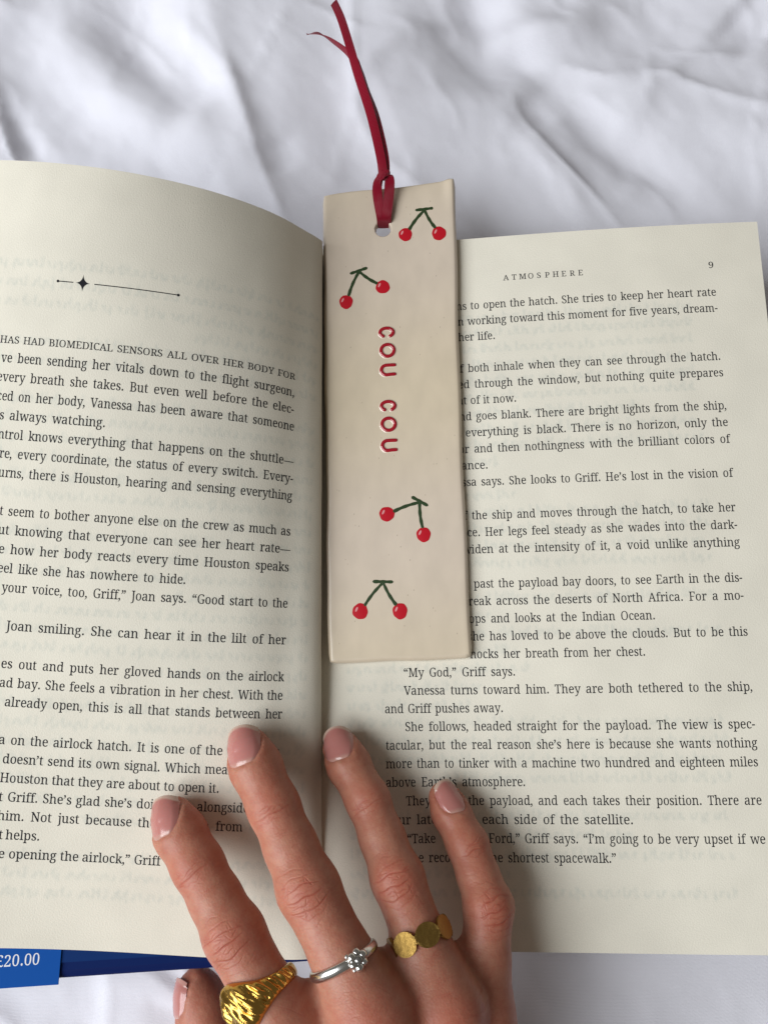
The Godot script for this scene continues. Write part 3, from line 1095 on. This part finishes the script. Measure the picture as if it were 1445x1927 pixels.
# signed distance to the skin; near is [groups close by]; with nails the bed of each nail is let in
func skin(p: Vector3, near: Array, beds: bool) -> float:
	var palm := 1e3
	if near[5].size():
		palm = group_distance(near[5], p, 7.0)
	var d := palm
	for f in 5:
		if near[f].size() == 0:
			continue
		var r := group_distance(near[f], p, 2.5)
		if beds and r < 3.0:
			var tip: Dictionary = tips[f]
			var q: Vector3 = p - tip.end
			var s := -q.dot(tip.a)
			if s < tip.l + 4.0 and q.dot(tip.n) > -7.0:
				var t := q.dot(tip.b)
				var out := pow(absf(t) / tip.w, 3.0) + pow(absf(s - tip.l * 0.5 + 0.3) / (tip.l * 0.5), 3.0)
				if s < tip.l * 0.4:
					out = minf(out, pow(absf(t) / tip.w, 3.0))
				var over := smoothstep(-1.0, 2.0, q.dot(tip.n) + s * 0.1)
				r += over * (0.75 * smoothstep(1.25, 0.8, out) - 0.18 * exp(-pow((out - 1.5) / 0.5, 2.0)))
		d = smin(d, smin(palm, r, 7.0), 1.2) if d < 900.0 else smin(palm, r, 7.0)
	return d

func near_bones(c: Vector3, reach: float) -> Array:
	var out := []
	for list in bones:
		var some := []
		for q in list:
			var e: Vector3 = c - q[0]
			var t := clampf(e.dot(q[1]) * q[2], 0.0, 1.0)
			if (e - q[1] * t).length() - q[3] - q[4] * t < reach:
				some.append(q)
		out.append(some)
	return out

func skin_color(p: Vector3) -> Color:
	var base := Vector3(0.475, 0.205, 0.135)
	var red := 0.0
	for f in 5:
		var j: Array = FINGERS[f]
		var d1 := p.distance_to(j[2] + Vector3(0, 5, 0))
		var d2 := p.distance_to(j[3] + Vector3(0, 6, 0))
		var d0 := p.distance_to(j[1])
		var d3 := p.distance_to(j[4] + Vector3(0, 7, 0))
		red += 0.55 * exp(-d1 * d1 / 36.0) + 0.75 * exp(-d2 * d2 / 46.0) + 0.6 * exp(-d0 * d0 / 120.0) + 0.75 * exp(-d3 * d3 / 90.0)
	red += 0.35 * blotch.get_noise_3dv(p)
	red = clampf(red, -0.3, 1.0)
	var c := base * Vector3(1.0 - 0.04 * red, 1.0 - 0.30 * red, 1.0 - 0.33 * red)
	var k := 1.0 + 0.06 * blotch.get_noise_3dv(p * 2.3 + Vector3(50, 0, 0))
	return Color(c.x * k, c.y * k, c.z * k)

var blotch: FastNoiseLite

# creases of the skin, drawn as relief on a map that lies over the back of the hand (x and z of the hand as u and v)
const SKIN_MAP := 1280
const SKIN_SPAN := 130.0
const SKIN_FROM := Vector2(-82.0, 14.0)

func crease(field: PackedFloat32Array, pts: Array, depth: float, width: float) -> void:
	var scale := SKIN_MAP / SKIN_SPAN
	var w := width * scale
	var reach := int(w * 2.2) + 1
	for j in pts.size() - 1:
		var a: Vector2 = (pts[j] - SKIN_FROM) * scale
		var b: Vector2 = (pts[j + 1] - SKIN_FROM) * scale
		var n := maxi(1, int(a.distance_to(b) / 1.2))
		for k in n:
			var f := (j + float(k) / n) / (pts.size() - 1)
			var deep := depth * sqrt(maxf(0.0, sin(f * PI)))
			var c := a.lerp(b, float(k) / n)
			for y in range(int(c.y) - reach, int(c.y) + reach + 1):
				for x in range(int(c.x) - reach, int(c.x) + reach + 1):
					if x < 0 or y < 0 or x >= SKIN_MAP or y >= SKIN_MAP:
						continue
					var r := Vector2(x, y).distance_squared_to(c) / (w * w)
					if r < 4.5:
						var i := y * SKIN_MAP + x
						field[i] = minf(field[i], -deep * exp(-r))

func skin_relief(m: StandardMaterial3D) -> void:
	var field := PackedFloat32Array()
	field.resize(SKIN_MAP * SKIN_MAP)
	var rng := RandomNumberGenerator.new()
	rng.seed = 12
	for f in 4:
		var j: Array = FINGERS[f]
		for joint in [2, 3]:
			var c := Vector2(j[joint].x, j[joint].z)
			var along := (Vector2(j[joint - 1].x, j[joint - 1].z) - c).normalized()
			var side := along.orthogonal()
			var lift: float = j[joint].y * 0.0
			c -= side * ROLL[f] * 3.0 * (-1.0)
			var r: float = GIRTH[f][joint if joint == 2 else 4]
			var main := [[-0.5, 0.75, 0.25, 0.7], [0.9, 0.6, 0.3, 0.5], [-2.2, 0.5, -0.4, 0.35]] if joint == 2 else [
				[0.2, 0.62, 0.15, 1.0], [3.4, 0.72, 0.9, 0.8], [-3.1, 0.74, -0.9, 0.85], [5.6, 0.6, 1.0, 0.42], [-5.2, 0.6, -1.0, 0.45],
				[7.6, 0.5, 0.8, 0.3], [-7.2, 0.52, -0.8, 0.3], [1.7, 0.4, 0.3, 0.5], [-1.5, 0.42, -0.2, 0.55]]
			for line in main:   # [along, half length, how it bows, depth]
				var pts := []
				var half: float = r * line[1] * rng.randf_range(0.85, 1.15)
				var shift := rng.randf_range(-1.0, 1.0)
				var wave := rng.randf_range(0.12, 0.32)
				var turn := rng.randf_range(-0.5, 0.5)
				for q in 13:
					var t := q / 6.0 - 1.0
					pts.append(c + along * (line[0] - line[2] * t * t * 1.6 + wave * sin(t * 6.0 + turn * 9.0) + turn * t) + side * (t * half + shift))
				crease(field, pts, line[3], rng.randf_range(0.15, 0.24))
			for k in (7 if joint == 2 else 22):   # the small folds that cross between them
				var o := Vector2(rng.randf_range(-0.55, 0.55) * r, rng.randf_range(-4.5, 4.5) * (0.4 if joint == 2 else 1.0))
				var w := rng.randf_range(-0.5, 0.5) + (PI / 2 if rng.randf() < 0.35 else 0.0)
				var d := (side * cos(w) + along * sin(w)) * rng.randf_range(0.7, 1.9)
				var at := c + side * o.x + along * o.y
				crease(field, [at - d, at + d.orthogonal() * rng.randf_range(-0.2, 0.2), at + d], rng.randf_range(0.25, 0.6), 0.16)
		# fine lines running round the finger
		var a := Vector2(j[2].x, j[2].z)
		var b := Vector2(j[4].x, j[4].z)
		var dir := (b - a).normalized()
		var across := dir.orthogonal()
		var long := a.distance_to(b)
		for k in 70:
			var o := rng.randf_range(2.0, long + 6.0)
			var pts := []
			var mid := rng.randf_range(-4.0, 4.0)
			var half := rng.randf_range(2.0, 4.5)
			for q in 5:
				var t := q / 2.0 - 1.0
				pts.append(a + dir * (o + 0.7 * t * t + 0.3 * sin(t * 5.0 + k)) + across * (mid + t * half))
			crease(field, pts, rng.randf_range(0.08, 0.2), 0.14)
	# the back of the hand: a slanting net of faint lines
	for k in 420:
		var c := Vector2(rng.randf_range(-50, 44), rng.randf_range(84, 140))
		var w := (0.5 if k % 2 else 2.3) + rng.randf_range(-0.25, 0.25)
		var d := Vector2(cos(w), sin(w)) * rng.randf_range(1.5, 5.0)
		crease(field, [c - d, c + d.orthogonal() * 0.06, c + d], rng.randf_range(0.08, 0.2), 0.14)
	var pores := noise(90, 0.16, 2, FastNoiseLite.TYPE_CELLULAR).get_image(SKIN_MAP, SKIN_MAP)
	pores.convert(Image.FORMAT_L8)
	var grain := pores.get_data()
	var mottle := noise(91, 0.03, 4).get_image(SKIN_MAP, SKIN_MAP)
	mottle.convert(Image.FORMAT_L8)
	var spots := mottle.get_data()
	var data := PackedByteArray()
	data.resize(SKIN_MAP * SKIN_MAP)
	var tone := PackedByteArray()
	tone.resize(SKIN_MAP * SKIN_MAP * 3)
	for i in data.size():
		data[i] = clampi(int((0.86 + field[i] * 0.8 + (grain[i] - 128) * 0.0009) * 255.0), 0, 255)
		var red := -field[i] * 0.22 + (spots[i] - 128) * 0.0006 - (grain[i] - 128) * 0.0003
		tone[i * 3] = clampi(int((0.975 - red * 0.35) * 255.0), 0, 255)
		tone[i * 3 + 1] = clampi(int((0.965 - red * 1.0) * 255.0), 0, 255)
		tone[i * 3 + 2] = clampi(int((0.965 - red * 1.05) * 255.0), 0, 255)
	m.albedo_texture = ImageTexture.create_from_image(Image.create_from_data(SKIN_MAP, SKIN_MAP, false, Image.FORMAT_RGB8, tone))
	m.heightmap_enabled = true
	m.heightmap_texture = ImageTexture.create_from_image(Image.create_from_data(SKIN_MAP, SKIN_MAP, false, Image.FORMAT_L8, data))
	m.heightmap_scale = 0.022

func hand_mesh() -> Shape:
	var h := 1.0
	var block := 8
	var from := Vector3(-80, -4, 14)
	var bx := 17
	var by := 11
	var bz := 32
	var nx := bx * block + 1
	var ny := by * block + 1
	var nz := bz * block + 1
	var field := PackedFloat32Array()
	field.resize(nx * ny * nz)
	field.fill(1e3)
	var active := []
	var reach := block * h * 0.9
	for z in bz:
		for y in by:
			for x in bx:
				var c := from + Vector3(x + 0.5, y + 0.5, z + 0.5) * block * h
				var near := near_bones(c, reach + 11.0)
				var none := true
				for list in near:
					if list.size():
						none = false
				if none:
					continue
				if absf(skin(c, near, false)) > reach + 1.0:
					continue
				active.append(Vector3i(x, y, z))
				for k in block + 1:
					for j in block + 1:
						var row := ((z * block + k) * ny + y * block + j) * nx + x * block
						for i in block + 1:
							if field[row + i] > 900.0:
								field[row + i] = skin(from + Vector3(x * block + i, y * block + j, z * block + k) * h, near, true)
	var s := Shape.new()
	var ids := PackedInt32Array()
	ids.resize(nx * ny * nz)
	ids.fill(-1)
	var corner := PackedInt32Array([0, 1, nx, nx + 1, nx * ny, nx * ny + 1, nx * ny + nx, nx * ny + nx + 1])
	var at := [Vector3(0, 0, 0), Vector3(1, 0, 0), Vector3(0, 1, 0), Vector3(1, 1, 0), Vector3(0, 0, 1), Vector3(1, 0, 1), Vector3(0, 1, 1), Vector3(1, 1, 1)]
	var edges := PackedInt32Array([0, 1, 2, 3, 4, 5, 6, 7, 0, 2, 1, 3, 4, 6, 5, 7, 0, 4, 1, 5, 2, 6, 3, 7])
	var cells := PackedInt32Array()
	for b in active:
		for k in block:
			for j in block:
				var row: int = ((b.z * block + k) * ny + b.y * block + j) * nx + b.x * block
				for i in block:
					var o := row + i
					var low := field[o] < 0.0
					var mixed := false
					for q in range(1, 8):
						if (field[o + corner[q]] < 0.0) != low:
							mixed = true
							break
					if not mixed:
						continue
					var sum := Vector3.ZERO
					var n := 0
					for e in range(0, 24, 2):
						var fa := field[o + corner[edges[e]]]
						var fb := field[o + corner[edges[e + 1]]]
						if (fa < 0.0) != (fb < 0.0):
							sum += at[edges[e]].lerp(at[edges[e + 1]], fa / (fa - fb))
							n += 1
					var p: Vector3 = from + (Vector3(b.x * block + i, b.y * block + j, b.z * block + k) + sum / n) * h
					ids[o] = s.vertex(p, (Vector2(p.x, p.z) - SKIN_FROM) / SKIN_SPAN, skin_color(p))
					cells.append(o)
	var step := [1, nx, nx * ny]
	for o in cells:
		for axis in 3:
			var u: int = step[(axis + 1) % 3]
			var w: int = step[(axis + 2) % 3]
			var fa := field[o]
			var fb: float = field[o + step[axis]]
			if (fa < 0.0) == (fb < 0.0):
				continue
			var a := ids[o - u - w]
			var b := ids[o - w]
			var c := ids[o]
			var d := ids[o - u]
			if a < 0 or b < 0 or d < 0:
				continue
			if fa < 0.0:
				s.quad(a, d, c, b)
			else:
				s.quad(a, b, c, d)
	return s

func nail_height(f: int, s: float, t: float, near: Array) -> Vector3:
	var tip: Dictionary = tips[f]
	var base: Vector3 = tip.end - tip.a * s + tip.b * t
	var lo := -9.0
	var hi := 12.0
	for k in 18:   # from above down to the skin
		var mid := (lo + hi) / 2.0
		if group_distance(near, base + tip.n * mid, 2.5) > 0.0:
			hi = mid
		else:
			lo = mid
	return base + tip.n * hi

func make_hand() -> void:
	blotch = noise(61, 0.055, 3)
	lay_out_hand()
	var root := thing("hand", "right hand spread over the lower pages, thumb tucked under the cover", "hand")
	var flesh := mat("skin", Color.WHITE, 0.46)
	flesh.albedo_color = Color.WHITE
	flesh.vertex_color_use_as_albedo = true
	flesh.metallic_specular = 0.42
	flesh.subsurf_scatter_enabled = true
	flesh.subsurf_scatter_strength = 0.2
	skin_relief(flesh)
	part("skin", hand_mesh().mesh(true), flesh, root)
	var plate := mat("fingernail", Color.WHITE, 0.22)
	plate.albedo_color = Color.WHITE
	plate.vertex_color_use_as_albedo = true
	plate.clearcoat_enabled = true
	plate.clearcoat = 0.3
	plate.clearcoat_roughness = 0.1
	plate.subsurf_scatter_enabled = true
	plate.subsurf_scatter_strength = 0.08
	for f in 5:
		var tip: Dictionary = tips[f]
		var near: Array = bones[f]
		var s := Shape.new()
		var top := func(a, b, sink: float) -> Vector3:
			var y: float = b * 2.0 - 1.0                  # -1 at the free edge, 1 at the cuticle
			var x: float = a * 2.0 - 1.0
			var w: float = tip.w * 0.97
			var broad: float = w * (pow(maxf(0.0, 1.0 - pow(maxf(y, 0.0), 3.4)), 0.42) if y > 0.0 else (1.0 - 0.10 * y * y))
			var t: float = x * broad
			var along: float = tip.l * (0.5 + 0.5 * y) - 0.15 + (1.6 * (0.5 - 0.5 * y) if f == 4 else 0.0)
			if y < 0.0:
				along += 1.9 * pow(absf(x), 2.6) * absf(y)  # the free edge is rounded
			var p: Vector3
			if along < 3.6:
				var q0: Vector3 = nail_height(f, 3.6, t, near)
				var q1: Vector3 = nail_height(f, 5.6, t, near)
				p = q0 + (q0 - q1) / 2.0 * (3.6 - along) - tip.n * 0.028 * pow(3.6 - along, 2.0)
			else:
				p = nail_height(f, along, t, near)
			return p - tip.n * (0.18 + 0.5 * smoothstep(0.82, 1.0, maxf(y, absf(x) * (1.0 if y > -0.7 else 0.0))) + sink)
		var nu := 22
		var nv := 30
		s.sheet(nu, nv, func(a, b): return top.call(a, b, 0.0), true)
		for b in nv + 1:
			for a in nu + 1:
				var y := b * 2.0 / nv - 1.0
				var x := a * 2.0 / nu - 1.0
				var smile := -0.86 + 0.28 * pow(absf(x), 2.2)
				var white := 1.0 - smoothstep(smile - 0.07, smile + 0.05, y)
				var moon := smoothstep(0.62, 0.95, y) * 0.35
				var c := Color(0.48, 0.19, 0.165).lerp(Color(0.62, 0.50, 0.39), maxf(white * (0.2 if f == 4 else 0.65), moon))
				c = c.lerp(Color(0.44, 0.165, 0.14), 0.55 * (1.0 - white) * smoothstep(-0.25, -0.7, y))
				s.c[b * (nu + 1) + a] = c
		var edge := s.v.size()
		s.sheet(nu, 1, func(a, b): return top.call(a, 0.0, b * (0.2 if f == 4 else 0.55)))
		for k in range(edge, s.v.size()):
			s.c[k] = Color(0.45, 0.22, 0.17) if f == 4 else Color(0.66, 0.55, 0.43)
		part("thumbnail" if f == 4 else "fingernail", s.mesh(true), plate, root)
	make_rings()

# ---------------------------------------------------------------- the rings

# the frame of a ring on finger f, a share t of the way from the middle joint to the knuckle
func ring_frame(f: int, t: float) -> Transform3D:
	var a: Vector3 = FINGERS[f][3]
	var b: Vector3 = FINGERS[f][4]
	var along := (a - b).normalized()
	var up := (Vector3.UP - along * along.y).normalized()
	return Transform3D(Basis(along.cross(up), up, -along), a.lerp(b, t) + up * -0.2)

func make_rings() -> void:
	var gold := mat("yellow gold", Color(0.62, 0.37, 0.085), 0.24, 1.0)
	var silver := mat("silver", Color(0.70, 0.69, 0.67), 0.27, 1.0)
	# broad gold ring, its face rough like bark
	var at := ring_frame(0, 0.47)
	var bark := noise(14, 0.22, 2)
	var r0: float = lerpf(GIRTH[0][4], GIRTH[0][6], 0.45) + 0.15
	var s := Shape.new()
	s.sheet(260, 44, func(a, b):
		var w: float = a * TAU
		var far := absf(wrapf(w - 2.35, -PI, PI))
		var half := 2.0 + 4.7 * exp(-far * far / 0.95)
		var thick := 1.1 + 1.5 * exp(-far * far / 1.2)
		var y: float = b * 2.0 - 1.0
		var z: float = y * half
		var arch := pow(maxf(0.0, 1.0 - pow(absf(y), 2.6)), 0.5)
		var d: float = w * 9.0 + z * 0.45
		var ridge := absf(bark.get_noise_2d(d * 2.0, z * 0.45)) * 2.2 + 0.42 * sin(d * 1.35 + 1.4 * bark.get_noise_2d(z, d * 0.4))
		var r: float = r0 - 0.2 + thick * arch + arch * (0.75 * ridge - 0.25) * smoothstep(2.6, 1.3, far)
		return at * Vector3(cos(w) * r, sin(w) * r, z), false, true)
	var ring := thing("ring", "broad gold ring with a rough bark-like face, on the index finger", "ring", "rings on the hand")
	part("band", s.mesh(), gold, ring)
	# slim silver ring with a small flower of beads
	at = ring_frame(1, 0.55)
	at.basis = at.basis.rotated(at.basis.y, -0.10).rotated(at.basis.x, 0.12)
	var r1: float = lerpf(GIRTH[1][4], GIRTH[1][5], 0.9) + 0.75
	s = Shape.new()
	s.sheet(120, 14, func(a, b):
		var w: float = a * TAU
		var q: float = b * TAU
		return at * Vector3(cos(w) * (r1 + cos(q) * 1.05), sin(w) * (r1 + cos(q) * 1.05), sin(q) * 1.4), true, true)
	ring = thing("ring", "slim silver ring with a small beaded flower, on the middle finger", "ring", "rings on the hand")
	part("band", s.mesh(), silver, ring)
	var face := 1.05   # where the flower sits, round from the right-hand side of the finger
	var middle := at * Vector3(cos(face) * (r1 + 1.3), sin(face) * (r1 + 1.3), 0.0)
	var out := (at.basis * Vector3(cos(face), sin(face), 0)).normalized()
	var turn := (at.basis * Vector3(-sin(face), cos(face), 0)).normalized()
	var along := at.basis.z.normalized()
	for k in 6:
		var w := TAU * k / 6.0 + 0.3
		s = Shape.new()
		ball(s, middle + (turn * cos(w) + along * sin(w)) * 1.75 + out * 0.1, 1.1 + 0.15 * (k % 2))
		part("bead", s.mesh(), silver, ring)
	for k in 3:
		s = Shape.new()
		ball(s, middle + turn * (2.2 - k * 0.3) + along * (k - 1.0) * 1.9 - out * 0.5, 0.6, 12)
		part("bead", s.mesh(), silver, ring)
	s = Shape.new()
	ball(s, middle + out * 0.3, 1.3, 16)
	part("stone", s.mesh(), mat("grey stone", Color(0.34, 0.33, 0.32), 0.16, 0.75), ring)
	# gold ring of flat round discs
	at = ring_frame(2, 0.47)
	var r2: float = lerpf(GIRTH[2][4], GIRTH[2][5], 0.9) + 0.75
	ring = thing("ring", "gold ring of flat round discs joined edge to edge, on the ring finger", "ring", "rings on the hand")
	var hammer := noise(19, 0.5, 2)
	var old_gold := mat("worn gold", Color(0.40, 0.25, 0.07), 0.36, 1.0)
	var scratches := noise(29, 0.9, 2).get_image(128, 128)
	scratches.convert(Image.FORMAT_L8)
	old_gold.heightmap_enabled = true
	old_gold.heightmap_texture = ImageTexture.create_from_image(scratches)
	old_gold.heightmap_scale = 0.01
	for k in 8:
		var mid := TAU * (k + 0.56) / 8.0
		var half := TAU / 16.0
		var face_out := func(a, b, lift: float) -> Vector3:
			var o: float = (a * 2.0 - 1.0) * half
			var flat: float = (r2 + lift) / cos(o) * cos(half * 0.55)
			var x := tan(o) / tan(half)
			var wide := maxf(3.1 * sqrt(maxf(0.0, 1.0 - x * x * 1.02)), 0.85 + 0.5 * maxf(absf(x) - 0.8, 0.0))
			var z: float = (b * 2.0 - 1.0) * wide
			return at * Vector3(cos(mid + o) * flat, sin(mid + o) * flat, z) + out_noise(hammer, o * 8.0 + k * 9.0, z) * (at.basis * Vector3(cos(mid), sin(mid), 0))
		part("disc", leaf(func(a, b): return face_out.call(a, b, 0.85), func(a, b): return face_out.call(a, b, 0.0), 26, 12), old_gold, ring)

func out_noise(n: FastNoiseLite, x: float, y: float) -> float:
	return n.get_noise_2d(x, y) * 0.07
